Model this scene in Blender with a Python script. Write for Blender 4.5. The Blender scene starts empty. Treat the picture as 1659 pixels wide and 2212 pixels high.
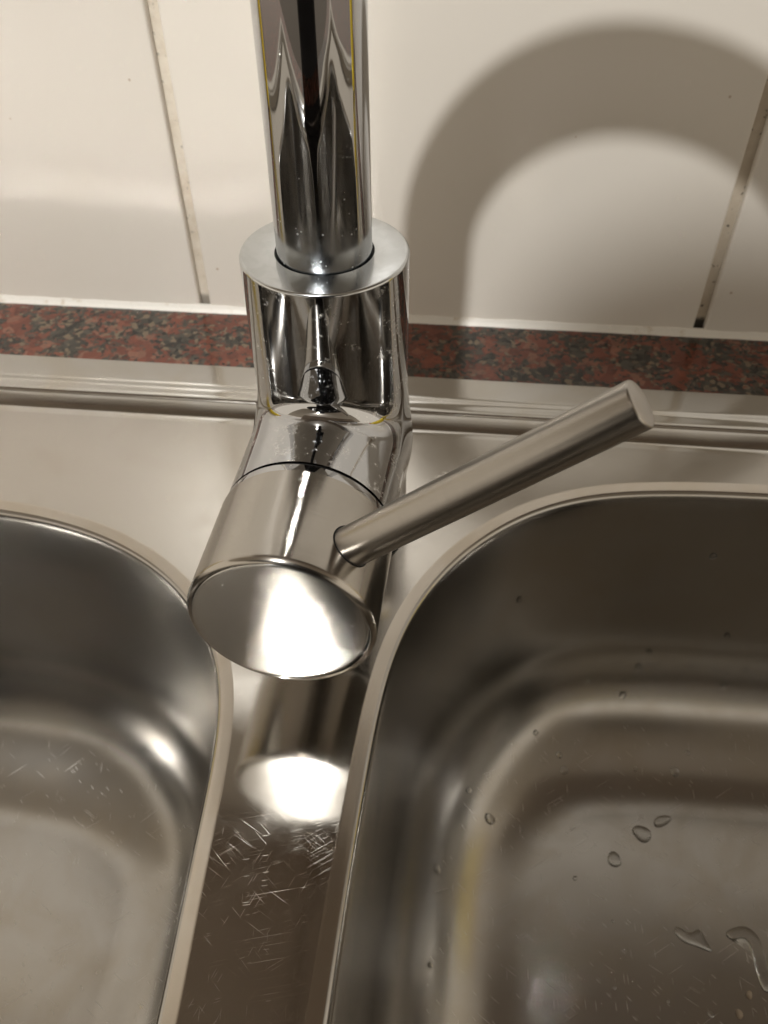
import bpy, bmesh, math, random
import numpy as np
from mathutils import Vector, Matrix
from mathutils.bvhtree import BVHTree

MM = 0.001
sc = bpy.context.scene
col = sc.collection
V = lambda *a: Vector(a)

# ------------------------------------------------------------------ camera
CAM_POS = V(39.753, -217.331, 224.233)
CF = V(-0.07561315, 0.69699447, -0.71307879)
CR = V(0.99489702, 0.10064382, -0.00712279)
CU = V(-0.06680243, 0.70997854, 0.70104772)
cd = bpy.data.cameras.new('camera')
cam = bpy.data.objects.new('camera', cd)
col.objects.link(cam)
m = Matrix((CR, CU, -CF)).transposed().to_4x4()
m.translation = CAM_POS * MM
cam.matrix_world = m
cd.sensor_fit = 'HORIZONTAL'
cd.sensor_width = 36.0
cd.lens = 36.0 * 1820.0 / 1659.0
cd.clip_start = 0.002
cd.clip_end = 20.0
cd.dof.use_dof = True
cd.dof.focus_distance = 0.235
cd.dof.aperture_fstop = 26.0
sc.camera = cam

# ------------------------------------------------------------------ world, lamps, exposure
w = bpy.data.worlds.new('World')
sc.world = w
w.use_nodes = True
w.node_tree.nodes['Background'].inputs[0].default_value = (1.0, 0.88, 0.71, 1)
w.node_tree.nodes['Background'].inputs[1].default_value = 0.84

def lamp(name, loc, target, size, watts, colr):
    ld = bpy.data.lights.new(name, 'AREA')
    ld.shape = 'DISK'
    ld.size = size * MM
    ld.energy = watts
    ld.color = colr
    o = bpy.data.objects.new(name, ld)
    col.objects.link(o)
    o.location = Vector(loc) * MM
    o.rotation_euler = (Vector(target) - Vector(loc)).to_track_quat('-Z', 'Y').to_euler()
    return o

lamp('ceiling_lamp', (-255, -1250, 1430), (0, 60, 60), 66, 27, (1.0, 0.985, 0.94))

vs = sc.view_settings
vs.view_transform = 'Standard'
vs.look = 'None'
vs.exposure = 0.0
vs.gamma = 1.0
cy = sc.cycles
cy.use_denoising = True
cy.max_bounces = 10
cy.glossy_bounces = 8
cy.sample_clamp_indirect = 0.0
cy.blur_glossy = 0.15
cy.caustics_reflective = True

# ------------------------------------------------------------------ materials
def newmat(name):
    mt = bpy.data.materials.new(name)
    mt.use_nodes = True
    nt = mt.node_tree
    return mt, nt, nt.nodes['Principled BSDF']

class G:
    """small helper around a node tree; coordinates are in millimetres"""
    def __init__(self, nt):
        self.nt = nt
        self.tc = nt.nodes.new('ShaderNodeTexCoord')
    def n(self, t, **kw):
        nd = self.nt.nodes.new(t)
        for k, v in kw.items():
            if k.startswith('i_'):
                nd.inputs[k[2:]].default_value = v
            else:
                setattr(nd, k, v)
        return nd
    def l(self, a, b):
        self.nt.links.new(a, b)
        return b
    def mm(self, scale=(1, 1, 1), rot=(0, 0, 0), loc=(0, 0, 0)):
        mp = self.n('ShaderNodeMapping')
        mp.inputs['Scale'].default_value = [1000 * s for s in scale]
        mp.inputs['Rotation'].default_value = rot
        mp.inputs['Location'].default_value = loc
        self.l(self.tc.outputs['Object'], mp.inputs['Vector'])
        return mp.outputs[0]
    def noise(self, vec, scale, detail=3, rough=0.5, dist=0.0):
        nd = self.n('ShaderNodeTexNoise')
        nd.inputs['Scale'].default_value = scale
        nd.inputs['Detail'].default_value = detail
        nd.inputs['Roughness'].default_value = rough
        nd.inputs['Distortion'].default_value = dist
        self.l(vec, nd.inputs['Vector'])
        return nd.outputs['Fac']
    def voro(self, vec, scale, feature='F1', rnd=1.0):
        nd = self.n('ShaderNodeTexVoronoi', feature=feature)
        nd.inputs['Scale'].default_value = scale
        nd.inputs['Randomness'].default_value = rnd
        self.l(vec, nd.inputs['Vector'])
        return nd
    def mr(self, v, a, b, c=0.0, d=1.0, smooth=True):
        nd = self.n('ShaderNodeMapRange')
        if smooth: nd.interpolation_type = 'SMOOTHSTEP'
        for k, x in zip(('From Min', 'From Max', 'To Min', 'To Max'), (a, b, c, d)):
            nd.inputs[k].default_value = x
        self.l(v, nd.inputs['Value'])
        return nd.outputs[0]
    def math(self, op, a, b=None, clamp=False):
        nd = self.n('ShaderNodeMath', operation=op)
        nd.use_clamp = clamp
        for i, x in enumerate((a, b)):
            if x is None: continue
            if isinstance(x, (int, float)): nd.inputs[i].default_value = x
            else: self.l(x, nd.inputs[i])
        return nd.outputs[0]
    def mix(self, fac, a, b):
        nd = self.n('ShaderNodeMix', data_type='RGBA')
        for s, x in ((nd.inputs[0], fac), (nd.inputs[6], a), (nd.inputs[7], b)):
            if isinstance(x, (int, float)): s.default_value = x
            elif isinstance(x, tuple): s.default_value = (*x, 1) if len(x) == 3 else x
            else: self.l(x, s)
        return nd.outputs[2]
    def xyz(self):
        s = self.n('ShaderNodeSeparateXYZ')
        self.l(self.mm(), s.inputs[0])
        return s.outputs
    def bump(self, h, strength, dist, normal=None):
        b = self.n('ShaderNodeBump')
        b.inputs['Strength'].default_value = strength
        b.inputs['Distance'].default_value = dist * MM
        self.l(h, b.inputs['Height'])
        if normal is not None: self.l(normal, b.inputs['Normal'])
        return b.outputs[0]

def mat_chrome():
    mt, nt, p = newmat('chrome')
    g = G(nt)
    v = g.mm()
    p.inputs['Metallic'].default_value = 1.0
    x, y, z = g.xyz()
    smud = g.mr(g.noise(v, 0.09, 5, 0.6, 0.6), 0.52, 0.68)
    spots = g.mr(g.voro(v, 0.35).outputs['Distance'], 0.06, 0.13, 1.0, 0.0)
    fine = g.mr(g.noise(v, 0.6, 3), 0.58, 0.66)
    spots = g.math('MULTIPLY', spots, fine)
    scale = g.math('MULTIPLY', g.mr(g.noise(v, 0.10, 6, 0.75, 0.3), 0.53, 0.63), g.mr(g.noise(v, 0.7, 5, 0.75), 0.42, 0.60))
    spots = g.math('MAXIMUM', spots, g.math('MULTIPLY', scale, 0.9))
    r = g.math('ADD', 0.025, g.math('MULTIPLY', smud, 0.05))
    r = g.math('ADD', r, g.math('MULTIPLY', spots, 0.4))
    g.l(r, p.inputs['Roughness'])
    g.l(g.mix(spots, (0.555, 0.565, 0.585), (0.82, 0.82, 0.82)), p.inputs['Base Color'])
    g.l(g.bump(g.noise(v, 0.035, 2), 0.5, 0.25), p.inputs['Normal'])
    return mt

def mat_tube():
    """chrome of the spout, with a dull limescale film creeping up from its foot"""
    mt, nt, p = newmat('chrome_tube')
    g = G(nt)
    v = g.mm()
    p.inputs['Metallic'].default_value = 1.0
    x, y, z = g.xyz()
    n1 = g.noise(v, 0.12, 5, 0.65, 0.8)
    edge = g.math('ADD', z, g.math('MULTIPLY', n1, -26.0))
    film = g.mr(edge, -8, 10, 1.0, 0.0)
    drops = g.mr(g.voro(v, 0.55).outputs['Distance'], 0.10, 0.22, 1.0, 0.0)
    drops = g.math('MULTIPLY', drops, g.mr(g.noise(v, 0.25, 2), 0.55, 0.62))
    low = g.mr(z, 6, 60, 1.0, 0.12)
    drops = g.math('MULTIPLY', drops, low)
    smear = g.mr(g.noise(g.mm((1, 1, 0.18)), 0.22, 4, 0.6), 0.55, 0.75)
    r = g.math('ADD', 0.022, g.math('MULTIPLY', film, 0.17))
    r = g.math('ADD', r, g.math('MULTIPLY', drops, 0.35))
    r = g.math('ADD', r, g.math('MULTIPLY', smear, 0.035))
    g.l(r, p.inputs['Roughness'])
    g.l(g.mix(film, (0.555, 0.565, 0.585), (0.50, 0.52, 0.54)), p.inputs['Base Color'])
    g.l(g.bump(g.noise(v, 0.03, 2), 0.6, 0.3), p.inputs['Normal'])
    return mt

def mat_satin():
    mt, nt, p = newmat('satin_chrome')
    g = G(nt)
    v = g.mm()
    p.inputs['Metallic'].default_value = 1.0
    blot = g.mr(g.noise(v, 0.16, 5, 0.6, 0.5), 0.42, 0.62)
    g.l(g.math('ADD', 0.13, g.math('MULTIPLY', blot, 0.09)), p.inputs['Roughness'])
    g.l(g.mix(blot, (0.60, 0.62, 0.635), (0.55, 0.565, 0.575)), p.inputs['Base Color'])
    return mt

def mat_brushed(name, base, rough, aniso, circ, streak):
    """brushed steel; local z is the axis of the turned part"""
    mt, nt, p = newmat(name)
    g = G(nt)
    p.inputs['Metallic'].default_value = 1.0
    if circ:
        v = g.mm((0.02, 0.02, 1))
        fine = g.noise(v, 2.6, 4, 0.7)
    else:
        v = g.mm((1, 1, 0.01))
        fine = g.noise(v, 6.0, 3, 0.6)
    dirt = g.noise(g.mm(), 0.08, 4, 0.6)
    r = g.math('ADD', rough - 0.10, g.math('MULTIPLY', fine, 0.20))
    r = g.math('ADD', r, g.math('MULTIPLY', g.mr(dirt, 0.5, 0.75), 0.06))
    g.l(r, p.inputs['Roughness'])
    p.inputs['Base Color'].default_value = (*base, 1)
    p.inputs['Anisotropic'].default_value = aniso
    t = g.n('ShaderNodeTangent', direction_type='RADIAL', axis='Z')
    g.l(t.outputs[0], p.inputs['Tangent'])
    p.inputs['Anisotropic Rotation'].default_value = 0.25 if circ else 0.0
    g.l(g.bump(fine, streak, 0.02), p.inputs['Normal'])
    return mt

def mat_cap():
    mt, nt, p = newmat('brushed_steel_cap')
    g = G(nt)
    p.inputs['Metallic'].default_value = 1.0
    p.inputs['Base Color'].default_value = (0.66, 0.65, 0.63, 1)
    fine = g.noise(g.mm((0.02, 1, 1)), 6.0, 3, 0.6)
    dirt = g.mr(g.noise(g.mm(), 0.10, 4, 0.6, 0.5), 0.5, 0.75)
    g.l(g.math('ADD', g.math('ADD', 0.20, g.math('MULTIPLY', fine, 0.05)), g.math('MULTIPLY', dirt, 0.05)), p.inputs['Roughness'])
    p.inputs['Anisotropic'].default_value = 0.8
    vt = g.n('ShaderNodeVectorTransform', vector_type='VECTOR', convert_from='OBJECT', convert_to='WORLD')
    vt.inputs[0].default_value = (0, 1, 0)
    g.l(vt.outputs[0], p.inputs['Tangent'])
    g.l(g.bump(fine, 0.02, 0.02), p.inputs['Normal'])
    return mt

def scratch_mask(g, layers, seed):
    """thin straight scratches: stretched cells, each layer turned another way"""
    rng = random.Random(seed)
    tot = None
    for (cell, ln, wd, keep) in layers:
        a = rng.uniform(0, math.pi)
        mp = g.n('ShaderNodeMapping')
        mp.inputs['Scale'].default_value = (1 / ln, 1 / wd, 0)
        mp.inputs['Location'].default_value = (rng.uniform(0, 50), rng.uniform(0, 50), 0)
        g.l(g.mm((1, 1, 1), (0, 0, a)), mp.inputs['Vector'])
        v = mp.outputs[0]
        vo = g.voro(v, cell)
        line = g.mr(vo.outputs['Distance'], 0.10, 0.28, 1.0, 0.0)
        sep = g.n('ShaderNodeSeparateColor')
        g.l(vo.outputs['Color'], sep.inputs[0])
        on = g.math('GREATER_THAN', sep.outputs[0], 1 - keep)
        line = g.math('MULTIPLY', g.math('MULTIPLY', line, on), g.mr(sep.outputs[1], 0, 1, .35, 1))
        tot = line if tot is None else g.math('MAXIMUM', tot, line)
    return tot

def mat_deck():
    mt, nt, p = newmat('polished_steel_deck')
    g = G(nt)
    p.inputs['Metallic'].default_value = 1.0
    x, y, z = g.xyz()
    v = g.mm()
    # long fine polishing lines
    fine = g.noise(g.mm((0.03, 1, 1)), 5.0, 3, 0.6)
    blot = g.mr(g.noise(v, 0.045, 5, 0.6, 0.4), 0.40, 0.72)
    s1 = scratch_mask(g, [(1, 26, .22, .08), (1, 18, .18, .10), (1, 38, .20, .08), (1, 12, .22, .12), (1, 70, .22, .07), (1, 5, .30, .14), (1, 20, .15, .14), (1, 9, .18, .14)], 4)
    # the worn stretch of the bridge between the bowls
    wear = g.math('MULTIPLY', g.mr(y, -122, -112, 1.0, 0.08), g.mr(y, -220, -150, 0.55, 1.0))
    clump = g.mr(g.noise(v, 0.06, 3, 0.6), 0.42, 0.62, 0.15, 1.0)
    s1 = g.math('MULTIPLY', s1, g.math('MULTIPLY', wear, clump))
    s2 = scratch_mask(g, [(1, 9, .25, .25), (1, 7, .25, .25), (1, 12, .22, .25), (1, 8, .22, .25)], 9)
    s2 = g.math('MULTIPLY', s2, g.math('MULTIPLY', wear, g.mr(g.noise(v, 0.035, 4, 0.6), 0.35, 0.65, 0.15, 0.55)))
    sc_ = g.math('MAXIMUM', s1, s2)
    # whitish, rough, jagged fleck beside the tap's foot
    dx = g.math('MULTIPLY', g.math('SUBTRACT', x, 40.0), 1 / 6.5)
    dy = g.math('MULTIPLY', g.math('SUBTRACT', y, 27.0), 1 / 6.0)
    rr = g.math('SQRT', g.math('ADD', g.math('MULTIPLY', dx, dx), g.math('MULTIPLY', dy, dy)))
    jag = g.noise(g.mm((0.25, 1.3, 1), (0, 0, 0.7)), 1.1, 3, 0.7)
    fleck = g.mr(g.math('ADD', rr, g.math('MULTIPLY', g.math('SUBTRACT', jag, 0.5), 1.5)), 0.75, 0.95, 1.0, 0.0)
    stain = g.mr(g.noise(v, 0.02, 3, 0.5, 0.8), 0.55, 0.75)
    r = g.math('ADD', g.mr(y, -85, -20, 0.055, 0.17), g.math('MULTIPLY', blot, 0.06))
    r = g.math('ADD', r, g.math('MULTIPLY', fine, 0.05))
    dull = g.math('MULTIPLY', g.mr(g.noise(v, 0.05, 6, 0.7, 0.8), 0.46, 0.60), g.mr(y, -125, -100, 1.0, 0.25))
    r = g.math('ADD', r, g.math('MULTIPLY', dull, 0.04))
    r = g.math('ADD', r, g.math('MULTIPLY', sc_, 0.38))
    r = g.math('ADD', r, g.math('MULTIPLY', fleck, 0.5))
    g.l(r, p.inputs['Roughness'])
    c = g.mix(stain, (0.545, 0.52, 0.485), (0.51, 0.475, 0.43))
    c = g.mix(g.math('MULTIPLY', sc_, 0.8), c, (0.88, 0.85, 0.80))
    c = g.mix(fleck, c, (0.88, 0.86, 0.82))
    g.l(c, p.inputs['Base Color'])
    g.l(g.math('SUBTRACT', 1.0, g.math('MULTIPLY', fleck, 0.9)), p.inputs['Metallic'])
    n1 = g.bump(g.noise(v, 0.022, 2), 0.5, 0.16)
    n2 = g.bump(fine, 0.12, 0.02, n1)
    n3 = g.bump(sc_, 0.25, 0.04, n2)
    g.l(n3, p.inputs['Normal'])
    return mt

def mat_bowl(name, base, rough):
    mt, nt, p = newmat(name)
    g = G(nt)
    p.inputs['Metallic'].default_value = 1.0
    v = g.mm()
    blot = g.noise(v, 0.03, 4, 0.55, 0.6)
    grit = g.mr(g.noise(v, 0.9, 3, 0.7), 0.62, 0.72)
    s = scratch_mask(g, [(1, 16, .4, .06), (1, 10, .4, .06), (1, 24, .35, .05), (1, 6, .5, .10)], 21)
    s = g.math('MULTIPLY', s, g.mr(g.xyz()[2], -150, -130, 1.0, 0.0))
    r = g.math('ADD', rough - 0.04, g.math('MULTIPLY', blot, 0.12))
    r = g.math('ADD', r, g.math('MULTIPLY', s, 0.25))
    g.l(r, p.inputs['Roughness'])
    c = g.mix(g.mr(blot, 0.4, 0.7), base, tuple(b * f for b, f in zip(base, (0.95, 0.92, 0.87))))
    c = g.mix(g.math('MULTIPLY', s, 0.7), c, (0.75, 0.72, 0.68))
    g.l(c, p.inputs['Base Color'])
    n1 = g.bump(g.noise(v, 0.012, 2), 0.7, 1.2)
    n2 = g.bump(g.noise(v, 1.2, 3), 0.10, 0.03, n1)
    g.l(n2, p.inputs['Normal'])
    return mt

def mat_granite():
    mt, nt, p = newmat('red_granite')
    g = G(nt)
    v = g.mm()
    warp = g.n('ShaderNodeTexNoise', i_Scale=0.10, i_Detail=4.0)
    g.l(v, warp.inputs['Vector'])
    add = g.n('ShaderNodeVectorMath', operation='MULTIPLY_ADD')
    g.l(warp.outputs['Color'], add.inputs[0])
    add.inputs[1].default_value = (5, 5, 5)
    g.l(v, add.inputs[2])
    vo = g.voro(add.outputs[0], 0.21)
    sep = g.n('ShaderNodeSeparateColor')
    g.l(vo.outputs['Color'], sep.inputs[0])
    red = g.mix(sep.outputs[0], (0.085, 0.025, 0.017), (0.22, 0.066, 0.040))
    red = g.mix(g.mr(g.noise(v, 0.35, 4, 0.6), 0.4, 0.7), red, (0.15, 0.048, 0.034))
    pink = g.mr(sep.outputs[1], 0.80, 0.9)
    red = g.mix(g.math('MULTIPLY', pink, 0.3), red, (0.34, 0.20, 0.14))
    dn = g.math('ADD', g.math('MULTIPLY', g.noise(add.outputs[0], 0.34, 5, 0.65, 0.2), 0.50), g.math('MULTIPLY', g.noise(v, 0.06, 4, 0.6), 0.50))
    dark = g.mr(dn, 0.478, 0.515)
    vd = g.voro(add.outputs[0], 0.42)
    sd = g.n('ShaderNodeSeparateColor')
    g.l(vd.outputs['Color'], sd.inputs[0])
    dk = g.mix(sd.outputs[0], (0.012, 0.012, 0.012), (0.075, 0.068, 0.055))
    dk = g.mix(g.mr(sd.outputs[1], 0.82, 0.9), dk, (0.17, 0.13, 0.09))
    c = g.mix(dark, red, dk)
    flecks = g.math('MULTIPLY', g.mr(g.voro(v, 0.33).outputs['Distance'], 0.16, 0.26, 1, 0), g.mr(g.noise(v, 0.2, 2), 0.5, 0.56))
    c = g.mix(flecks, c, (0.015, 0.015, 0.014))
    g.l(c, p.inputs['Base Color'])
    p.inputs['Roughness'].default_value = 0.14
    p.inputs['Specular IOR Level'].default_value = 0.6
    g.l(g.bump(g.noise(v, 0.25, 3), 0.05, 0.2), p.inputs['Normal'])
    return mt

def mat_tile():
    mt, nt, p = newmat('glazed_cream_tile')
    g = G(nt)
    v = g.mm()
    big = g.noise(v, 0.012, 3, 0.5)
    speck = g.math('MULTIPLY', g.mr(g.voro(v, 0.045).outputs['Distance'], 0.022, 0.04, 1, 0), g.mr(g.noise(v, 0.05, 1), 0.5, 0.55))
    c = g.mix(big, (0.735, 0.695, 0.64), (0.785, 0.75, 0.70))
    oi = g.n('ShaderNodeObjectInfo')
    c = g.mix(g.math('MULTIPLY', oi.outputs['Random'], 0.35), c, (0.70, 0.655, 0.60))
    c = g.mix(g.math('MULTIPLY', speck, 0.65), c, (0.36, 0.24, 0.14))
    g.l(c, p.inputs['Base Color'])
    film = g.noise(v, 0.05, 4, 0.6, 0.5)
    g.l(g.mr(film, 0.2, 0.9, 0.31, 0.35), p.inputs['Roughness'])
    g.l(g.bump(g.noise(v, 0.02, 2), 0.3, 0.5), p.inputs['Normal'])
    return mt

def mat_grout():
    mt, nt, p = newmat('grout')
    g = G(nt)
    v = g.mm()
    x, y, z = g.xyz()
    n1 = g.noise(v, 0.10, 5, 0.65)
    grime = g.mr(x, 60, 120, 0.0, 1.0)      # the joint on the splash side has aged brown
    c = g.mix(g.mr(n1, 0.35, 0.7), (0.70, 0.645, 0.56), (0.58, 0.51, 0.42))
    c = g.mix(g.math('MULTIPLY', grime, g.mr(n1, 0.25, 0.65, 0.6, 1.0)), c, (0.52, 0.45, 0.36))
    mold = g.math('MULTIPLY', g.mr(g.voro(v, 0.42).outputs['Distance'], 0.18, 0.42, 1, 0), g.mr(g.noise(v, 0.3, 3), 0.56, 0.64))
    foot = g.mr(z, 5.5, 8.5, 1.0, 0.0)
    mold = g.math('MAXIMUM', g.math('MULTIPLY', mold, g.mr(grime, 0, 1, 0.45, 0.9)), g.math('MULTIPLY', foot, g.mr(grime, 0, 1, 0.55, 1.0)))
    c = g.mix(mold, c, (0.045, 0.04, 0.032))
    g.l(c, p.inputs['Base Color'])
    p.inputs['Roughness'].default_value = 0.85
    g.l(g.bump(g.noise(v, 0.8, 4), 0.5, 0.3), p.inputs['Normal'])
    return mt

def mat_silicone():
    mt, nt, p = newmat('white_silicone')
    g = G(nt)
    v = g.mm()
    n1 = g.noise(v, 0.12, 4, 0.6)
    g.l(g.mix(g.mr(n1, 0.58, 0.75), (0.80, 0.78, 0.74), (0.55, 0.47, 0.37)), p.inputs['Base Color'])
    p.inputs['Roughness'].default_value = 0.35
    g.l(g.bump(g.noise(v, 0.5, 3), 0.4, 0.4), p.inputs['Normal'])
    return mt

def mat_plain(name, c, rough=0.5, metal=0.0, nscale=0.05, var=0.15):
    mt, nt, p = newmat(name)
    g = G(nt)
    n1 = g.noise(g.mm(), nscale, 4, 0.6)
    g.l(g.mix(n1, tuple(x * (1 - var) for x in c), tuple(x * (1 + var) for x in c)), p.inputs['Base Color'])
    p.inputs['Roughness'].default_value = rough
    p.inputs['Metallic'].default_value = metal
    return mt

def mat_water():
    mt, nt, p = newmat('water')
    g = G(nt)
    p.inputs['Base Color'].default_value = (0.97, 0.98, 0.98, 1)
    p.inputs['Transmission Weight'].default_value = 1.0
    p.inputs['IOR'].default_value = 1.33
    p.inputs['Roughness'].default_value = 0.02
    g.l(g.bump(g.noise(g.mm(), 0.3, 2), 0.2, 0.3), p.inputs['Normal'])
    return mt

def mat_wood():
    mt, nt, p = newmat('brown_wood')
    g = G(nt)
    n1 = g.noise(g.mm((1, 1, 0.06)), 0.05, 4, 0.6, 1.0)
    g.l(g.mix(n1, (0.085, 0.042, 0.026), (0.16, 0.082, 0.048)), p.inputs['Base Color'])
    p.inputs['Roughness'].default_value = 0.45
    return mt

M = dict(
    chrome=mat_chrome(), tube=mat_tube(), satin=mat_satin(),
    handle=mat_brushed('brushed_steel_turned', (0.47, 0.445, 0.41), 0.20, 0.7, True, 0.22),
    cap=mat_cap(),
    lever=mat_brushed('brushed_steel_rod', (0.44, 0.415, 0.385), 0.31, 0.6, True, 0.12),
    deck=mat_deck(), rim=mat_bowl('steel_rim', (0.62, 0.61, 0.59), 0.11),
    bowl=mat_bowl('satin_steel_bowl', (0.445, 0.435, 0.42), 0.20),
    band=mat_bowl('steel_bowl_edge', (0.60, 0.56, 0.51), 0.20),
    granite=mat_granite(), tile=mat_tile(), grout=mat_grout(), silicone=mat_silicone(),
    black=mat_plain('black_gasket', (0.006, 0.006, 0.006), 0.6),
    water=mat_water(), wood=mat_wood(),
    yellow=mat_plain('yellow_plastic', (0.70, 0.52, 0.03), 0.35),
    red=mat_plain('red_plastic', (0.50, 0.03, 0.03), 0.4),
    cloth=mat_plain('black_cloth', (0.018, 0.017, 0.018), 0.9),
    skin=mat_plain('skin', (0.45, 0.25, 0.17), 0.55),
    glassblack=mat_plain('phone_black', (0.012, 0.012, 0.014), 0.12),
    laminate=mat_plain('beige_laminate', (0.40, 0.34, 0.28), 0.6),
    ceiling=mat_plain('dim_ceiling', (0.62, 0.57, 0.50), 0.8),
    floor=mat_plain('floor_tile', (0.10, 0.08, 0.065), 0.5),
    crumb=mat_plain('pale_crumb', (0.55, 0.47, 0.38), 0.7),
)

# ------------------------------------------------------------------ object helpers
def tag(o, label=None, cat=None, group=None, kind=None):
    if label: o['label'] = label
    if cat: o['category'] = cat
    if group: o['group'] = group
    if kind: o['kind'] = kind
    return o

def empty(name, loc):
    o = bpy.data.objects.new(name, None)
    o.empty_display_size = 0.02
    col.objects.link(o)
    o.location = Vector(loc) * MM
    return o

def wm(o):
    """world matrix without waiting for the depsgraph"""
    mb = o.matrix_basis.copy()
    return wm(o.parent) @ mb if o.parent else mb

def link(name, me, mat, parent=None, mw=None):
    o = bpy.data.objects.new(name, me)
    col.objects.link(o)
    if mat is not None:
        me.materials.append(mat)
    if parent is not None:
        o.parent = parent
        o.matrix_basis = wm(parent).inverted() @ (mw if mw is not None else Matrix())
    elif mw is not None:
        o.matrix_basis = mw
    return o

def mesh(name, verts, faces, smooth=True, angle=35):
    me = bpy.data.meshes.new(name)
    me.from_pydata([tuple(c * MM for c in v) for v in verts], [], faces)
    me.validate()
    bm = bmesh.new(); bm.from_mesh(me)
    bmesh.ops.recalc_face_normals(bm, faces=bm.faces)
    bm.to_mesh(me); bm.free()
    if smooth:
        me.shade_smooth()
        me.set_sharp_from_angle(angle=math.radians(angle))
    return me

def frame(origin, axis, up=(0, 0, 1)):
    z = Vector(axis).normalized()
    x = Vector(up).cross(z)
    if x.length < 1e-4: x = V(1, 0, 0)
    x.normalize()
    y = z.cross(x)
    m = Matrix((x, y, z)).transposed().to_4x4()
    m.translation = Vector(origin) * MM
    return m

def lathe(prof, seg=96, close0=False, close1=False):
    vs_, fs = [], []
    for (r, s) in prof:
        for k in range(seg):
            a = 2 * math.pi * k / seg
            vs_.append((r * math.cos(a), r * math.sin(a), s))
    for i in range(len(prof) - 1):
        for k in range(seg):
            a, b = i * seg + k, i * seg + (k + 1) % seg
            fs.append((a, b, b + seg, a + seg))
    if close0:
        vs_.append((0, 0, prof[0][1])); c = len(vs_) - 1
        fs += [(c, (k + 1) % seg, k) for k in range(seg)]
    if close1:
        o = (len(prof) - 1) * seg
        vs_.append((0, 0, prof[-1][1])); c = len(vs_) - 1
        fs += [(c, o + k, o + (k + 1) % seg) for k in range(seg)]
    return vs_, fs

def arc(cx, cy_, r, a0, a1, n):
    return [(cx + r * math.cos(math.radians(a0 + (a1 - a0) * i / n)), cy_ + r * math.sin(math.radians(a0 + (a1 - a0) * i / n))) for i in range(n + 1)]

def sweep(path, rad, seg=64, up=(0, 1, 0), caps=True):
    n = len(path)
    P = [Vector(p) for p in path]
    R = rad if isinstance(rad, (list, tuple)) else [rad] * n
    vs_, fs = [], []
    upv = Vector(up)
    for i in range(n):
        t = (P[min(i + 1, n - 1)] - P[max(i - 1, 0)]).normalized()
        b = upv - t * upv.dot(t)
        b.normalize()
        c = t.cross(b)
        for k in range(seg):
            a = 2 * math.pi * k / seg
            vs_.append(tuple(P[i] + (b * math.cos(a) + c * math.sin(a)) * R[i]))
    for i in range(n - 1):
        for k in range(seg):
            a, b2 = i * seg + k, i * seg + (k + 1) % seg
            fs.append((a, b2, b2 + seg, a + seg))
    if caps:
        fs.append(tuple(reversed(range(seg))))
        fs.append(tuple((n - 1) * seg + k for k in range(seg)))
    return vs_, fs

def box(x0, x1, y0, y1, z0, z1, bev=0.0, segs=2):
    bm = bmesh.new()
    bmesh.ops.create_cube(bm, size=1)
    for v in bm.verts:
        v.co = Vector(((x0 + x1) / 2 + v.co.x * (x1 - x0), (y0 + y1) / 2 + v.co.y * (y1 - y0), (z0 + z1) / 2 + v.co.z * (z1 - z0))) * MM
    if bev:
        bmesh.ops.bevel(bm, geom=bm.edges[:], offset=bev * MM, segments=segs, profile=0.5, affect='EDGES')
    me = bpy.data.meshes.new('box')
    bm.to_mesh(me); bm.free()
    me.shade_smooth()
    me.set_sharp_from_angle(angle=math.radians(40))
    return me

# ------------------------------------------------------------------ the setting: tiled wall and granite top
WALL_Y = 131.5
DECK_Z = -6.0
TILE_W, TILE_H, JOINT = 235.0, 300.0, 4.8
X_JOINT = -84.7           # centre of the joint left of the tap

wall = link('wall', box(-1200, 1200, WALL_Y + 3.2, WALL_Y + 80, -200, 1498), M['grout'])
tag(wall, kind='structure')
tile_me = box(-(TILE_W - JOINT) / 2, (TILE_W - JOINT) / 2, 0, 8, 0, TILE_H - JOINT, 1.3, 3)
tile_me.materials.append(M['tile'])
rng = random.Random(3)
for row in range(3):
    for k in range(-4, 5):
        x = X_JOINT + TILE_W * (k + 0.5)
        o = bpy.data.objects.new('tile', tile_me)
        col.objects.link(o)
        o.parent = wall
        o.location = V(x, WALL_Y + rng.uniform(-0.12, 0.12), 1.5 + row * TILE_H) * MM
        o.rotation_euler = (rng.uniform(-.002, .002), 0, rng.uniform(-.002, .002))
# silicone bead in the corner between tiles and granite
prof = [(0.6, 3.0), (-0.3, 2.7), (-0.7, 2.0), (-1.1, 1.3), (-1.6, 0.6), (-2.2, 0.15), (-2.5, -0.4), (1.0, -0.4)]
vs_, fs = [], []
N = 240
rng = random.Random(11)
wob = [rng.uniform(-.25, .25) for _ in range(N + 1)]
for i in range(N + 1):
    x = -600 + 1200 * i / N
    for (dy, z) in prof:
        vs_.append((x, WALL_Y + dy * (1 + .25 * wob[i]), z * (1 + .35 * wob[i]) + 0.2))
k = len(prof)
for i in range(N):
    for j in range(k - 1):
        fs.append((i * k + j, (i + 1) * k + j, (i + 1) * k + j + 1, i * k + j + 1))
link('silicone_bead', mesh('silicone_bead', vs_, fs), M['silicone'], wall)

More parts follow.
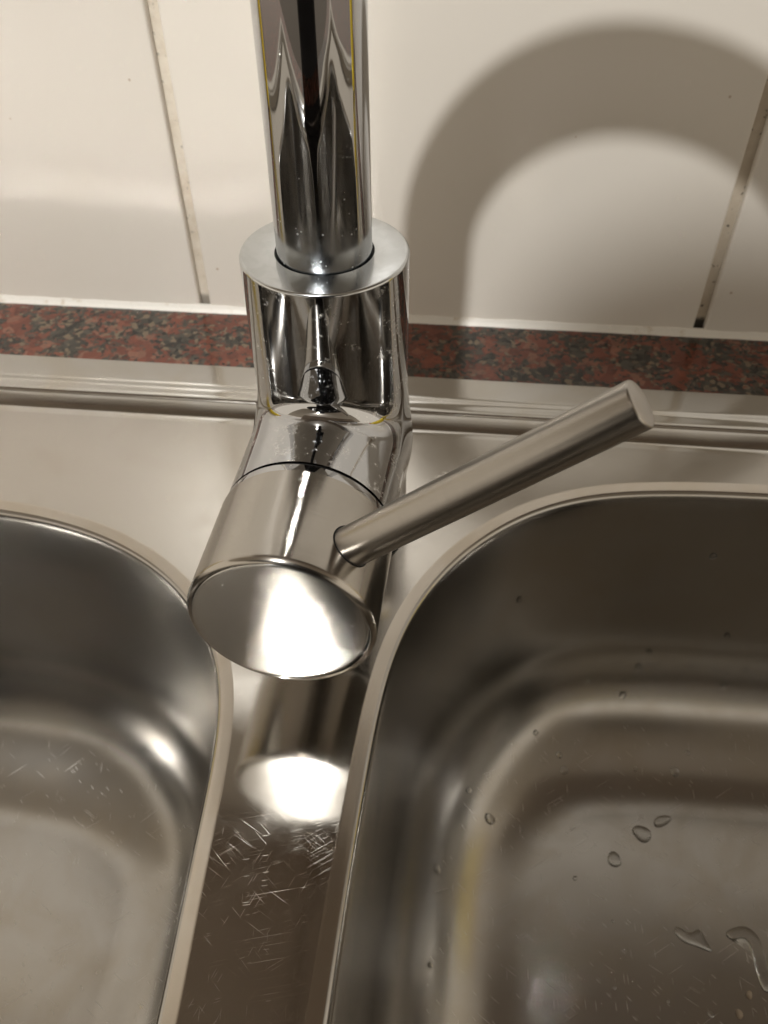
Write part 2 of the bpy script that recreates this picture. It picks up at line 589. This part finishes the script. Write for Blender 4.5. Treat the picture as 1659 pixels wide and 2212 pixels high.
# granite worktop: a slab with the cut-out for the sink
SX0, SX1, SY0, SY1 = -470.0, 520.0, -430.0, 85.0     # outer edge of the sink
def frame_slab(ox0, ox1, oy0, oy1, ix0, ix1, iy0, iy1, z0, z1):
    vs_ = []
    for z in (z0, z1):
        vs_ += [(ox0, oy0, z), (ox1, oy0, z), (ox1, oy1, z), (ox0, oy1, z), (ix0, iy0, z), (ix1, iy0, z), (ix1, iy1, z), (ix0, iy1, z)]
    fs = []
    for i in range(4):
        j = (i + 1) % 4
        fs += [(8 + i, 8 + j, 12 + j, 12 + i), (i, 4 + i, 4 + j, j), (i, j, 8 + j, 8 + i), (4 + i, 12 + i, 12 + j, 4 + j)]
    return mesh('slab', vs_, fs, smooth=False)
top = link('granite_worktop', frame_slab(-1100, 1100, -480, WALL_Y + 3, SX0 + 8, SX1 - 8, SY0 + 8, SY1 - 8, -30, 0), M['granite'])
tag(top, kind='structure')
cl = link('ceiling', box(-2600, 2600, -3200, WALL_Y + 3, 1500, 1540), M['ceiling'])
tag(cl, kind='structure')
fl = link('floor', box(-5000, 5000, -7000, WALL_Y + 3, -930, -900), M['floor'])
tag(fl, kind='structure')

# ------------------------------------------------------------------ the sink
def closed_curve(pts, n=420, smooth=30):
    """closed Catmull-Rom through the points, resampled evenly and smoothed"""
    P = np.array(pts, float)
    m_ = len(P)
    out = []
    for i in range(m_):
        p0, p1, p2, p3 = P[i - 1], P[i], P[(i + 1) % m_], P[(i + 2) % m_]
        t0 = 0; t1 = t0 + np.linalg.norm(p1 - p0) ** .5; t2 = t1 + np.linalg.norm(p2 - p1) ** .5; t3 = t2 + np.linalg.norm(p3 - p2) ** .5
        for t in np.linspace(t1, t2, 24, endpoint=False):
            a1 = (t1 - t) / (t1 - t0) * p0 + (t - t0) / (t1 - t0) * p1
            a2 = (t2 - t) / (t2 - t1) * p1 + (t - t1) / (t2 - t1) * p2
            a3 = (t3 - t) / (t3 - t2) * p2 + (t - t2) / (t3 - t2) * p3
            b1 = (t2 - t) / (t2 - t0) * a1 + (t - t0) / (t2 - t0) * a2
            b2 = (t3 - t) / (t3 - t1) * a2 + (t - t1) / (t3 - t1) * a3
            out.append((t2 - t) / (t2 - t1) * b1 + (t - t1) / (t2 - t1) * b2)
    Q = np.array(out)
    def res(Q):
        d = np.linalg.norm(np.roll(Q, -1, 0) - Q, axis=1)
        s = np.concatenate([[0], np.cumsum(d)])
        u = np.linspace(0, s[-1], n, endpoint=False)
        Qc = np.vstack([Q, Q[:1]])
        return np.stack([np.interp(u, s, Qc[:, k]) for k in (0, 1)], 1)
    Q = res(Q)
    for _ in range(smooth):
        Q = .25 * np.roll(Q, 1, 0) + .5 * Q + .25 * np.roll(Q, -1, 0)
    area = .5 * np.sum(Q[:, 0] * np.roll(Q[:, 1], -1) - np.roll(Q[:, 0], -1) * Q[:, 1])
    if area < 0: Q = Q[::-1]
    return Q

def inset(Q, d):
    t = np.roll(Q, -1, 0) - np.roll(Q, 1, 0)
    t /= np.linalg.norm(t, axis=1)[:, None]
    nrm = np.stack([-t[:, 1], t[:, 0]], 1)
    for _ in range(6):
        nrm = .25 * np.roll(nrm, 1, 0) + .5 * nrm + .25 * np.roll(nrm, -1, 0)
    nrm /= np.linalg.norm(nrm, axis=1)[:, None]
    return Q + nrm * d

R_OPEN = closed_curve([(150, 31.5), (131.7, 30.6), (99.6, 26.5), (81.6, 20), (63.9, 8.8), (53, -1.4), (43.1, -13.3), (33.9, -28.4), (27.6, -44.2), (24.1, -58.7), (22, -77), (21, -95), (20.2, -113.5), (19.4, -131.7), (18.7, -165),
    (18.5, -220), (20, -290), (30, -340), (62, -374), (110, -386), (200, -389), (320, -386), (372, -370), (404, -330), (413, -270), (414, -180), (410, -90), (392, -22), (345, 20), (280, 31), (210, 32)])
L_OPEN = closed_curve([(-160, -3.6), (-132.5, -4.6), (-111.5, -7.4), (-88.8, -14), (-73.7, -21), (-61.8, -28.5), (-51.7, -37), (-40, -51), (-32.4, -64), (-28.8, -75), (-26, -90), (-25, -102), (-24.2, -122), (-23.3, -143), (-21.7, -169),
    (-21.5, -220), (-23, -290), (-33, -340), (-64, -374), (-112, -386), (-190, -388), (-290, -384), (-335, -366), (-362, -325), (-370, -260), (-370, -160), (-364, -75), (-338, -24), (-290, -5), (-220, -3)])
BAND = 5.0

sink = empty('kitchen_sink', (20, -170, DECK_Z))
tag(sink, 'brushed stainless steel double sink set into the red granite worktop', 'sink')

def ring_mesh(rings, fill_last=False):
    n = len(rings[0][0])
    vs_, fs = [], []
    for (Q, z) in rings:
        vs_ += [(q[0], q[1], z) for q in Q]
    for i in range(len(rings) - 1):
        for k in range(n):
            a, b = i * n + k, i * n + (k + 1) % n
            fs.append((a, b, b + n, a + n))
    if fill_last:
        o = (len(rings) - 1) * n
        c = rings[-1][0].mean(0)
        vs_.append((c[0], c[1], rings[-1][1] - 1.5)); ci = len(vs_) - 1
        fs += [(o + k, o + (k + 1) % n, ci) for k in range(n)]
    return vs_, fs

# deck plate with the two openings
D_EDGE = 31.0
bm = bmesh.new()
edges = []
loops = [[(SX0 + D_EDGE, SY0 + D_EDGE), (SX1 - D_EDGE, SY0 + D_EDGE), (SX1 - D_EDGE, SY1 - D_EDGE), (SX0 + D_EDGE, SY1 - D_EDGE)],
         inset(R_OPEN, -BAND).tolist(), inset(L_OPEN, -BAND).tolist()]
for lp in loops:
    bv = [bm.verts.new((p[0] * MM, p[1] * MM, DECK_Z * MM)) for p in lp]
    for i in range(len(bv)):
        edges.append(bm.edges.new((bv[i], bv[(i + 1) % len(bv)])))
bmesh.ops.triangle_fill(bm, edges=edges, use_beauty=True)
for f_ in bm.faces:
    if f_.normal.z < 0: f_.normal_flip()
me = bpy.data.meshes.new('deck')
bm.to_mesh(me); bm.free()
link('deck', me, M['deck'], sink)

# raised, stepped border lying on the granite
prof = [(0, .1), (0, 1.1), (.3, 1.45), (1, 1.6), (5, 1.6), (10, 1.6), (13.2, 1.6), (14.2, 1.5), (15, 1.15), (15.8, .6), (16.6, .25), (17.6, .1), (19.2, .1), (20.2, .05), (21, -.25), (21.7, -.8), (22.3, -1.4), (23.2, -2.0), (25, -3.3), (26.4, -4.4), (27.2, -5.1), (27.9, -5.65), (28.6, -5.93), (29.4, -6.0), (31, -6.0)]
def dens(pf, k=4):
    out = []
    for i in range(len(pf) - 1):
        p0, p1, p2, p3 = pf[max(i - 1, 0)], pf[i], pf[i + 1], pf[min(i + 2, len(pf) - 1)]
        for j in range(k):
            t = j / k
            out.append(tuple(.5 * (2 * b + (c - a) * t + (2 * a - 5 * b + 4 * c - d) * t * t + (3 * b - a - 3 * c + d) * t ** 3) for a, b, c, d in zip(p0, p1, p2, p3)))
    return out + [pf[-1]]
prof = dens(prof)
vs_, fs = [], []
for (d, z) in prof:
    vs_ += [(SX0 + d, SY0 + d, z), (SX1 - d, SY0 + d, z), (SX1 - d, SY1 - d, z), (SX0 + d, SY1 - d, z)]
for i in range(len(prof) - 1):
    for k in range(4):
        a, b = i * 4 + k, i * 4 + (k + 1) % 4
        fs.append((a, b, b + 4, a + 4))
link('stepped_border', mesh('border', vs_, fs, angle=60), M['rim'], sink)

BOWL_D, FIL = -153.0, 58.0
basin_objs = []
for nm, Q in (('basin', R_OPEN), ('basin', L_OPEN)):
    lip = [(-0.9, -6.75), (-0.3, -7.0), (.3, -7.6), (.8, -8.7), (1.1, -11), (1.5, -16), (2.4, -35), (3.6, -60), (5, -80), (6, BOWL_D + FIL)]
    rings = [(inset(Q, o_), z_) for o_, z_ in lip]
    for i in range(1, 25):
        a = math.pi / 2 * i / 24
        rings.append((inset(Q, 6 + FIL * (1 - math.cos(a))), BOWL_D + FIL - FIL * math.sin(a)))
    b = link(nm, mesh('basin', *ring_mesh(rings, True), angle=80), M['bowl'], sink)
    basin_objs.append(b)
    bands = [(-5.0, -6.0), (-4.8, -6.015), (-4.5, -6.05), (-4.1, -6.12), (-3.4, -6.25), (-2.4, -6.43), (-1.6, -6.58), (-.9, -6.75)]
    link('rim_band', mesh('band', *ring_mesh([(inset(Q, o_), z_) for o_, z_ in bands]), angle=50), M['band'], b)
tag(basin_objs[0], 'deep right bowl with water drops on its floor')
tag(basin_objs[1], 'dry left bowl with fine scratches on its floor')
bpy.context.view_layer.update()

# ------------------------------------------------------------------ the tap
tap = empty('kitchen_tap', (0, 0, DECK_Z))
tag(tap, 'chrome single lever kitchen tap with brushed steel handle standing between two bowls', 'tap')
COL_R, SL_R = 24.2, 25.5
COL_TOP = 106.3
AX0 = V(0, 0, 40.2)                                   # where handle axis meets column axis
AX = V(-0.0345, -0.9992, 0.022).normalized()
S_SEAM = 46.5

def sdf(x, y, z):
    d1 = np.sqrt(x * x + y * y) - COL_R
    s = x * AX.x + y * AX.y + (z - AX0.z) * AX.z
    px, py, pz = x - s * AX.x, y - s * AX.y, z - AX0.z - s * AX.z
    d2 = np.sqrt(px * px + py * py + pz * pz) - SL_R
    e = -s                                             # sleeve starts at the column's middle
    h = np.clip(.5 - .5 * (e - d2) / 4.0, 0, 1)        # smooth max
    d2 = e * (1 - h) + d2 * h + 4.0 * h * (1 - h)
    k = 6.5
    h = np.clip(.5 + .5 * (d2 - d1) / k, 0, 1)         # smooth union: the cast fillet
    return d2 * (1 - h) + d1 * h - k * h * (1 - h)

def surface_nets(lo, hi, h):
    ax = [np.arange(lo[i], hi[i] + h, h) for i in range(3)]
    X, Y, Z = np.meshgrid(*ax, indexing='ij')
    D = sdf(X, Y, Z)
    nx, ny, nz = (len(a) - 1 for a in ax)
    S = D < 0
    acc = np.zeros((nx, ny, nz, 3)); cnt = np.zeros((nx, ny, nz))
    cor = [(i, j, k) for i in (0, 1) for j in (0, 1) for k in (0, 1)]
    for a in cor:
        for b in cor:
            if sum(b) - sum(a) != 1 or any(bb < aa for aa, bb in zip(a, b)): continue
            sa = tuple(slice(a[i], a[i] + n) for i, n in enumerate((nx, ny, nz)))
            sb = tuple(slice(b[i], b[i] + n) for i, n in enumerate((nx, ny, nz)))
            da, db = D[sa], D[sb]
            mk = (da < 0) != (db < 0)
            t = np.where(mk, da / np.where(mk, da - db, 1), 0)
            for i in range(3):
                acc[..., i] += np.where(mk, a[i] + t * (b[i] - a[i]), 0)
            cnt += mk
    act = cnt > 0
    idx = -np.ones(act.shape, int)
    ii = np.argwhere(act)
    idx[act] = np.arange(len(ii))
    P = (ii + acc[act] / cnt[act][:, None]) * h + np.array(lo)
    F = []
    for d in range(3):
        a, b = (d + 1) % 3, (d + 2) % 3
        s0 = [slice(None)] * 3; s1 = [slice(None)] * 3
        s0[d] = slice(0, -1); s1[d] = slice(1, None)
        ch = S[tuple(s0)] != S[tuple(s1)]
        for e in np.argwhere(ch):
            e = list(e)
            if not (1 <= e[a] < (nx, ny, nz)[a] and 1 <= e[b] < (nx, ny, nz)[b]): continue
            q = []
            for (da, db) in ((0, 0), (-1, 0), (-1, -1), (0, -1)):
                c = e[:]; c[a] += da; c[b] += db
                q.append(idx[tuple(c)])
            if S[tuple(e)]: q = q[::1]
            else: q = q[::-1]
            F.append(tuple(int(t) for t in q))
    return P, F

def grad(P):
    e = 1e-3
    g_ = np.stack([sdf(*(P + np.eye(3)[i] * e).T) - sdf(*(P - np.eye(3)[i] * e).T) for i in range(3)], 1)
    return g_ / np.linalg.norm(g_, axis=1)[:, None]

P, F = surface_nets((-31, -53, -9), (31, 29, 110), 1.15)
for _ in range(4):
    P = P - grad(P) * sdf(*P.T)[:, None]
me = bpy.data.meshes.new('tap_body')
me.from_pydata((P * MM).tolist(), [], F)
bm = bmesh.new(); bm.from_mesh(me)
for co, no in (((0, 0, COL_TOP - 0.9), (0, 0, 1)), ((0, 0, DECK_Z + 0.05), (0, 0, -1)), (tuple(AX0 + AX * S_SEAM), tuple(AX))):
    bmesh.ops.bisect_plane(bm, geom=bm.verts[:] + bm.edges[:] + bm.faces[:], dist=1e-7, plane_co=Vector(co) * MM, plane_no=Vector(no), clear_outer=True)
bm.to_mesh(me); bm.free()
PP = np.array([v.co[:] for v in me.vertices]) / MM
me.shade_smooth()
me.normals_split_custom_set_from_vertices([tuple(g_) for g_ in grad(PP)])
link('tap_body', me, M['chrome'], tap)

up = Matrix.Identity(4)
up.translation = V(0, 0, COL_TOP) * MM
prof = [(COL_R, -.9)] + arc(COL_R - .9, -.9, .9, 0, 90, 6)[1:] + [(19, .02), (14.4, 0)] + arc(14.4, -.35, .35, 90, 180, 4)[1:] + [(14.05, -6)]
link('collar_ring', mesh('collar', *lathe(prof, 160), angle=50), M['satin'], tap, up)
prof = [(14.1, -2.2), (13.3, -2.2)]
link('gap_ring', mesh('gap', *lathe(prof, 96)), M['black'], tap, up)
# base gasket
base_m = Matrix.Identity(4)
base_m.translation = V(0, 0, DECK_Z) * MM
link('base_gasket', mesh('gasket', *lathe([(24.0, .01), (24.7, .05), (24.7, .7), (24.0, .8)], 96)), M['black'], tap, base_m)

# swivel spout: upright tube, then a wide bend to the right
TR, ZT, RB = 13.55, 173.5, 64.5
psi = math.radians(2)
path = [(0, 0, COL_TOP - 5 + (ZT - COL_TOP + 5) * i / 14) for i in range(15)]
hd = V(math.cos(psi), -math.sin(psi), 0)
for i in range(1, 33):
    a = math.pi / 2 * i / 32
    q = hd * (RB * (1 - math.cos(a)))
    path.append((q.x, q.y, ZT + RB * math.sin(a)))
R2 = 95.0
for i in range(1, 25):
    a = math.radians(72) * i / 24
    q = hd * (RB + R2 * math.sin(a))
    path.append((q.x, q.y, ZT + RB - R2 * (1 - math.cos(a))))
tm = Matrix.Identity(4)
tm.translation = V(0, 0, COL_TOP) * MM
vs_, fs = sweep(path, TR, 96)
spout = link('spout', mesh('spout', [(x, y, z - COL_TOP) for x, y, z in vs_], fs, angle=40), M['tube'], tap, tm)
e0, e1 = Vector(path[-2]), Vector(path[-1])
link('aerator', mesh('aerator', *lathe([(13.8, -8), (14.4, -7), (14.4, 6), (13.6, 7.2), (11, 7.2)], 64, close1=True)), M['satin'], spout, frame(e1, e1 - e0, (0, 1, 0)))

# handle: dark joint, polished ring, brushed drum, cap
HR = 26.0
hm = frame(AX0, AX)
link('joint_ring', mesh('joint', *lathe([(23.5, S_SEAM - .6), (24.6, S_SEAM - .3), (24.6, S_SEAM + 1.4), (23.5, S_SEAM + 1.6)], 128)), M['black'], tap, hm)
s0, s1, s2 = S_SEAM + 1.1, S_SEAM + 4.2, 84.6
handle = link('handle', mesh('handle', *lathe([(HR - .25, s1), (HR, s1 + .05), (HR, s1 + 8), (HR, s1 + 16), (HR, s1 + 24), (HR, s2 - 2.0)] + arc(HR - 2.0, s2 - 2.0, 2.0, 0, 78, 9)[1:] + [(HR - 1.75, s2 - .25), (HR - 1.8, s2 - .7)], 192), angle=50), M['handle'], tap, hm)
link('polished_ring', mesh('ring', *lathe([(23.8, s0), (SL_R - .15, s0)] + arc(SL_R - .15, s0 + .3, .3, -90, 0, 3)[1:] + [(HR - .2, s1), ], 160), angle=50), M['chrome'], handle, hm)
capp = [(HR - 1.85, s2 - .9), (HR - 1.9, s2 - .35), (HR - 2.05, s2 - .2)]
for i in range(1, 25):
    q = 1 - i / 25
    r_ = (HR - 2.05) * q
    capp.append((r_, s2 - .2 + 0.85 * (1 - (r_ / (HR - 2.05)) ** 2)))
cvs, cfs = lathe(capp, 160, close1=True)
cvs = [(x, y, z - .036 * x - .12) for x, y, z in cvs]          # cap shape skewed to move its highlight to the left
link('cap', mesh('cap', cvs, cfs, angle=60), M['cap'], handle, hm)

# lever
L0, L1 = V(15.2, -70.5, 60.3), V(78.0, -74.8, 115.5)
LD = (L1 - L0).normalized()
LL = (L1 - L0).length
LR = 5.65
lm_ = frame(L0, LD, AX)
prof = [(LR, -7), (LR, 0), (LR, LL * .25), (LR, LL * .5), (LR, LL * .75), (LR, LL - .6)] + arc(LR - .6, LL - .6, .6, 0, 90, 5)[1:] + [(2.5, LL + .05)]
lever = link('lever', mesh('lever', *lathe(prof, 96, close1=True), angle=50), M['lever'], handle, lm_)
# dark clearance ring where the lever enters the drum
vs_, fs = [], []
seg = 64
lx, ly = V(*lm_.col[0][:3]), V(*lm_.col[1][:3])
for rr in (LR - .3, LR + .45):
    for k in range(seg):
        a = 2 * math.pi * k / seg
        o_ = L0 + (lx * math.cos(a) + ly * math.sin(a)) * rr - LD * 12
        # march along the lever until outside the drum
        rel = o_ - AX0
        ro = rel - AX * rel.dot(AX); rd = LD - AX * LD.dot(AX)
        A_, B_, C_ = rd.dot(rd), 2 * ro.dot(rd), ro.dot(ro) - (HR + .04) ** 2
        t = (-B_ + math.sqrt(max(B_ * B_ - 4 * A_ * C_, 0))) / (2 * A_)
        vs_.append(tuple(o_ + LD * t))
for k in range(seg):
    fs.append((k, (k + 1) % seg, seg + (k + 1) % seg, seg + k))
link('lever_socket', mesh('socket', vs_, fs), M['black'], handle)

# ------------------------------------------------------------------ water in the right bowl
bowl_r = basin_objs[0]
bvh = BVHTree.FromPolygons([v.co / MM for v in bowl_r.data.vertices], [tuple(p.vertices) for p in bowl_r.data.polygons])
off = wm(bowl_r).translation / MM

def blob(outline, height, rng):
    """flattened water bead over an outline (list of xy), rounded at the edge"""
    n = len(outline)
    O = np.array(outline, float)
    c = O.mean(0)
    vs_, fs = [], []
    lv = [(1.0, -0.05), (1.0, .12), (.96, .38), (.86, .66), (.66, .88), (.36, .98)]
    for sc_, h in lv:
        for p in O:
            q = c + (p - c) * sc_
            vs_.append((q[0], q[1], h * height))
    for i in range(len(lv) - 1):
        for k in range(n):
            a, b = i * n + k, i * n + (k + 1) % n
            fs.append((a, b, b + n, a + n))
    vs_.append((c[0], c[1], height)); t = len(vs_) - 1
    o = (len(lv) - 1) * n
    fs += [(o + k, o + (k + 1) % n, t) for k in range(n)]
    fs.append(tuple(reversed(range(n))))
    return vs_, fs

def bead(rx, ry, rot, rng, n=22):
    ph = rng.uniform(0, 6)
    out = []
    for k in range(n):
        a = 2 * math.pi * k / n
        rad = 1 + .08 * math.sin(2 * a + ph) + .06 * math.sin(3 * a + 2 * ph)
        x, y = rx * rad * math.cos(a), ry * rad * math.sin(a)
        out.append((x * math.cos(rot) - y * math.sin(rot), x * math.sin(rot) + y * math.cos(rot)))
    return out

def streak(pts, width, n=10):
    """closed outline round a short polyline with varying width"""
    P = [Vector((*p, 0)) for p in pts]
    L, R_ = [], []
    for i in range(len(P)):
        t = (P[min(i + 1, len(P) - 1)] - P[max(i - 1, 0)]).normalized()
        nn = V(-t.y, t.x, 0)
        L.append(P[i] + nn * width[i]); R_.append(P[i] - nn * width[i])
    out = L + R_[::-1]
    Q = closed_curve([(p.x, p.y) for p in out], 40, 2)
    return [tuple(q) for q in Q]

def drop(name, pos, vsfs, label, cat, group=None, mat='water'):
    hit, nrm, _, _ = bvh.find_nearest(Vector(pos) - off)
    if nrm.z < 0: nrm = -nrm
    if nrm.z < .5:                                   # on a wall: face the bowl's middle
        if nrm.dot(V(210, -180, -80) - Vector(pos)) < 0: nrm = -nrm
    p = hit + off
    q = nrm.to_track_quat('Z', 'Y')
    mw = q.to_matrix().to_4x4()
    if nrm.z > .97: mw = Matrix.Identity(4)
    mw.translation = p * MM
    o = link(name, mesh(name, *vsfs, angle=80), M[mat], None, mw)
    return tag(o, label, cat, group)

rng = random.Random(5)
drop('water_drop', (137.5, -42, -153), blob(bead(4.1, 4.0, .4, rng), .9, rng), 'largest round water drop on the right bowl floor, beside an oval drop', 'water drop')
drop('water_drop', (147.3, -35.1, -153), blob(bead(5.0, 2.2, .55, rng), .8, rng), 'oval water drop lying against the floor edge of the right bowl', 'water drop')
drop('water_drop', (123.9, -55.1, -153), blob(bead(3.2, 3.3, .1, rng), .8, rng), 'round water drop standing alone on the right bowl floor', 'water drop')
O = [(-7.0, 3.2), (-5.2, 4.0), (-3.8, 2.6), (-1.6, 1.9), (.8, 2.2), (2.2, 3.6), (4.2, 3.2), (5.0, .6), (6.6, -2.6), (7.6, -5.0), (5.4, -4.8), (1.6, -3.6), (-2.4, -2.8), (-5.2, -1.2), (-7.0, .9)]
drop('water_puddle', (153.5, -84.8, -153), blob([tuple(q) for q in closed_curve(O, 44, 2)], .8, rng), 'small notched water puddle on the right bowl floor', 'water puddle')
O = streak([(-9.4, 3.6), (-5.5, 5.2), (-.6, 6.4), (2.2, 3.4), (2.8, -2), (2.9, -8), (3.1, -14.5), (3.2, -17)], [1.4, 2.0, 2.2, 2.4, 2.3, 2.2, 1.9, .9])
drop('water_streak', (177, -86.5, -153), blob(O, .75, rng), 'bent hook-shaped water streak on the right bowl floor', 'water streak')
for i, (p, r_) in enumerate([((106, -65, -153), 1.0), ((121, -81.5, -153), .7), ((119.5, -107.3, -153), .8), ((140.4, -110.2, -153), .7), ((156.6, -113.2, -153), 1.2)]):
    drop('water_drop', p, blob(bead(r_, r_, 0, rng, 14), r_ * .5, rng), 'tiny water drop on the flat floor of the right bowl', 'water drop', 'tiny drops on the right bowl floor')
for p, r_ in [((172.9, -104.5, -153), 1.5), ((167.7, -111.9, -153), 1.7)]:
    drop('crumb', p, blob(bead(r_ * .8, r_, 0, rng, 12), r_ * .8, rng), 'pale food crumb on the right bowl floor below the bent water streak', 'crumb', 'pale crumbs in the right bowl', 'crumb')
for p, r_ in [((67.9, -45, -146.3), 2.3), ((45, -74.3, -135.3), 1.9), ((57.4, -36.8, -136.8), 1.5), ((103, -16.6, -148.3), 1.8), ((100.4, -10.6, -145), 1.4), ((155.4, -11.8, -149.1), 2.0), ((136.7, -12.2, -149), 1.1), ((161.5, -3.4, -145.3), 1.1), ((88.4, -4.6, -136.9), 1.3), ((44.6, -111.1, -137.2), 1.2)]:
    drop('water_drop', p, blob(bead(r_, r_ * 1.15, 0, rng, 16), r_ * .55, rng), 'water droplet clinging to the rounded floor edge of the right bowl', 'water drop', 'droplets on the rounded edge of the right bowl')
for p, r_ in [((72.1, 9.1, -54.7), 1.5), ((151.2, 28.5, -40.6), 1.5), ((170.1, 26, -90.2), 1.5), ((137.9, 24, -104.3), 1.4), ((134.6, 21.5, -113.7), 1.7), ((111.6, 16.3, -119.8), 1.3), ((129.2, 14.3, -127.3), 1.7), ((175.8, 19.8, -120.8), 1.4), ((183.9, 23.5, -111.6), .9), ((176.7, 22.3, -115), .9), ((158.4, 22.9, -112.4), .9)]:
    drop('water_drop', p, blob(bead(r_, r_ * 1.2, 0, rng, 16), r_ * .6, rng), 'water droplet on the upright back wall of the right bowl', 'water drop', 'droplets on the back wall of the right bowl')


# ------------------------------------------------------------------ what the chrome reflects: cupboards, bottles, the photographer
def cupboard(name, x0, x1, y0, y1, z0, z1, label):
    c = empty(name, ((x0 + x1) / 2, (y0 + y1) / 2, z0))
    tag(c, label, 'cupboard')
    link('carcass', box(x0, x1, y0, y1, z0, z1, 2), M['wood'], c)
    link('bottom_panel', box(x0 + 1, x1 - 1, y0 + 1, y1 - 1, z0 - 4, z0 - .2, 1), M['laminate'], c)
    d = link('door', box(x0 + 6, x1 - 6, y0 - 22, y0 - 1, z0 + 6, z1 - 6, 3), M['wood'], c)
    link('door_knob', mesh('knob', *lathe([(4, 0), (4, 14), (11, 18), (12, 24), (8, 28)], 24, close1=True)), M['satin'], d, frame((x1 - 45, y0 - 22, z0 + 70), (0, -1, 0)))
    return c
cupboard('wall_cupboard', -330, -62, -120, WALL_Y - 2, 565, 1250, 'brown wooden cupboard hung on the tiles over the left bowl')
cupboard('wall_cupboard', -58, 640, -120, WALL_Y - 2, 565, 1250, 'brown wooden cupboard hung on the tiles over the right bowl')

def bottle(x, y, mat, label, hgt):
    b = empty('soap_bottle', (x, y, 0))
    tag(b, label, 'bottle')
    mb = Matrix.Identity(4); mb.translation = V(x, y, 0.05) * MM
    link('bottle_body', mesh('bottle', *lathe([(16, 0), (22, 1), (25, 5), (25, hgt * .6), (23, hgt * .72), (14, hgt * .84), (12, hgt * .88), (12, hgt * .93)], 40, close0=True, close1=True)), mat, b, mb)
    link('bottle_cap', mesh('bcap', *lathe([(13.5, hgt * .93), (13.5, hgt * .985), (9, hgt), (5, hgt * 1.02)], 32, close0=True, close1=True)), M['red'], b, mb)
bottle(-430, 95, M['yellow'], 'yellow washing-up liquid bottle with red cap left of the tap', 210)
bottle(470, 60, M['yellow'], 'tall yellow washing-up liquid bottle with red cap right of the tap', 200)

# phone in the photographer's hands, just behind the lens
ph_c = CAM_POS - CF * 7.0 - CU * 58 - CR * 24
pm = Matrix((CR, CU, -CF)).transposed().to_4x4()
pm.translation = ph_c * MM
phone = empty('smartphone', ph_c)
tag(phone, 'black smartphone held upright over the sink', 'phone')
link('phone_body', box(-36, 36, -72, 72, -4, 4, 3.6, 4), M['glassblack'], phone, pm)
link('screen', box(-33, 33, -68, 68, 4.02, 4.3, .1, 1), M['glassblack'], phone, pm)

def skinned(name, mat, chains, parent=None, sub=2):
    vs_, es, rad, key = [], [], [], {}
    for ch in chains:
        prev = None
        for (p, r) in ch:
            k = tuple(round(c, 1) for c in p)
            if k not in key:
                key[k] = len(vs_); vs_.append(tuple(c * MM for c in p)); rad.append(r * MM)
            i = key[k]
            if prev is not None and prev != i: es.append((prev, i))
            prev = i
    me = bpy.data.meshes.new(name)
    me.from_pydata(vs_, es, [])
    o = link(name, me, mat, parent)
    sk = o.modifiers.new('skin', 'SKIN')
    sk.use_smooth_shade = True
    for i, r in enumerate(rad):
        me.skin_vertices[0].data[i].radius = (r, r)
    me.skin_vertices[0].data[0].use_root = True
    s = o.modifiers.new('sub', 'SUBSURF')
    s.levels = s.render_levels = sub
    return o

PX = 40
pel, chest, neck = (PX, -650, 10), (PX, -565, 330), (PX - 30, -540, 470)
def arm(sx, hand):
    sh = (PX + 185 * sx, -560, 400)
    el = (PX + 260 * sx, -450, 190)
    wr = tuple(Vector(hand) + V(18 * sx, -45, -30))
    return [(chest, 140), (sh, 75), (el, 58), (wr, 34), (hand, 27)]
hr = tuple(ph_c + CR * 62 - CU * 30 - CF * 12)
hl = tuple(ph_c - CR * 62 - CU * 40 - CF * 12)
body_ch = [[(pel, 150), ((PX, -615, 170), 150), (chest, 140), (neck, 55), ((PX - 45, -545, 530), 58), ((PX - 60, -515, 600), 84), ((PX - 64, -505, 665), 74)],
           arm(1, hr), arm(-1, hl)]
for s in (-1, 1):
    body_ch.append([(pel, 150), ((PX + 95 * s, -640, -90), 95), ((PX + 100 * s, -640, -440), 62), ((PX + 100 * s, -650, -840), 42), ((PX + 105 * s, -560, -872), 30)])
for hnd, s in ((hr, 1), (hl, -1)):
    for k in range(4):
        b0 = Vector(hnd) + CU * (20 - 17 * k)
        f1 = b0 + CF * 18 - CR * (16 * s)
        f2 = b0 + CF * 20 - CR * ((34 - 3 * k) * s)
        body_ch.append([(hnd, 27), (tuple(b0 + CF * 6), 9.5), (tuple(f1), 9), (tuple(f2), 8)])
    t1 = Vector(hnd) + CU * 32 - CF * 6 - CR * (8 * s)
    body_ch.append([(hnd, 27), (tuple(t1), 10), (tuple(t1 - CR * (26 * s) + CU * 8 - CF * 2), 9)])
person = skinned('person', M['cloth'], body_ch)
tag(person, 'person in black clothes leaning over the sink holding a phone', 'person')
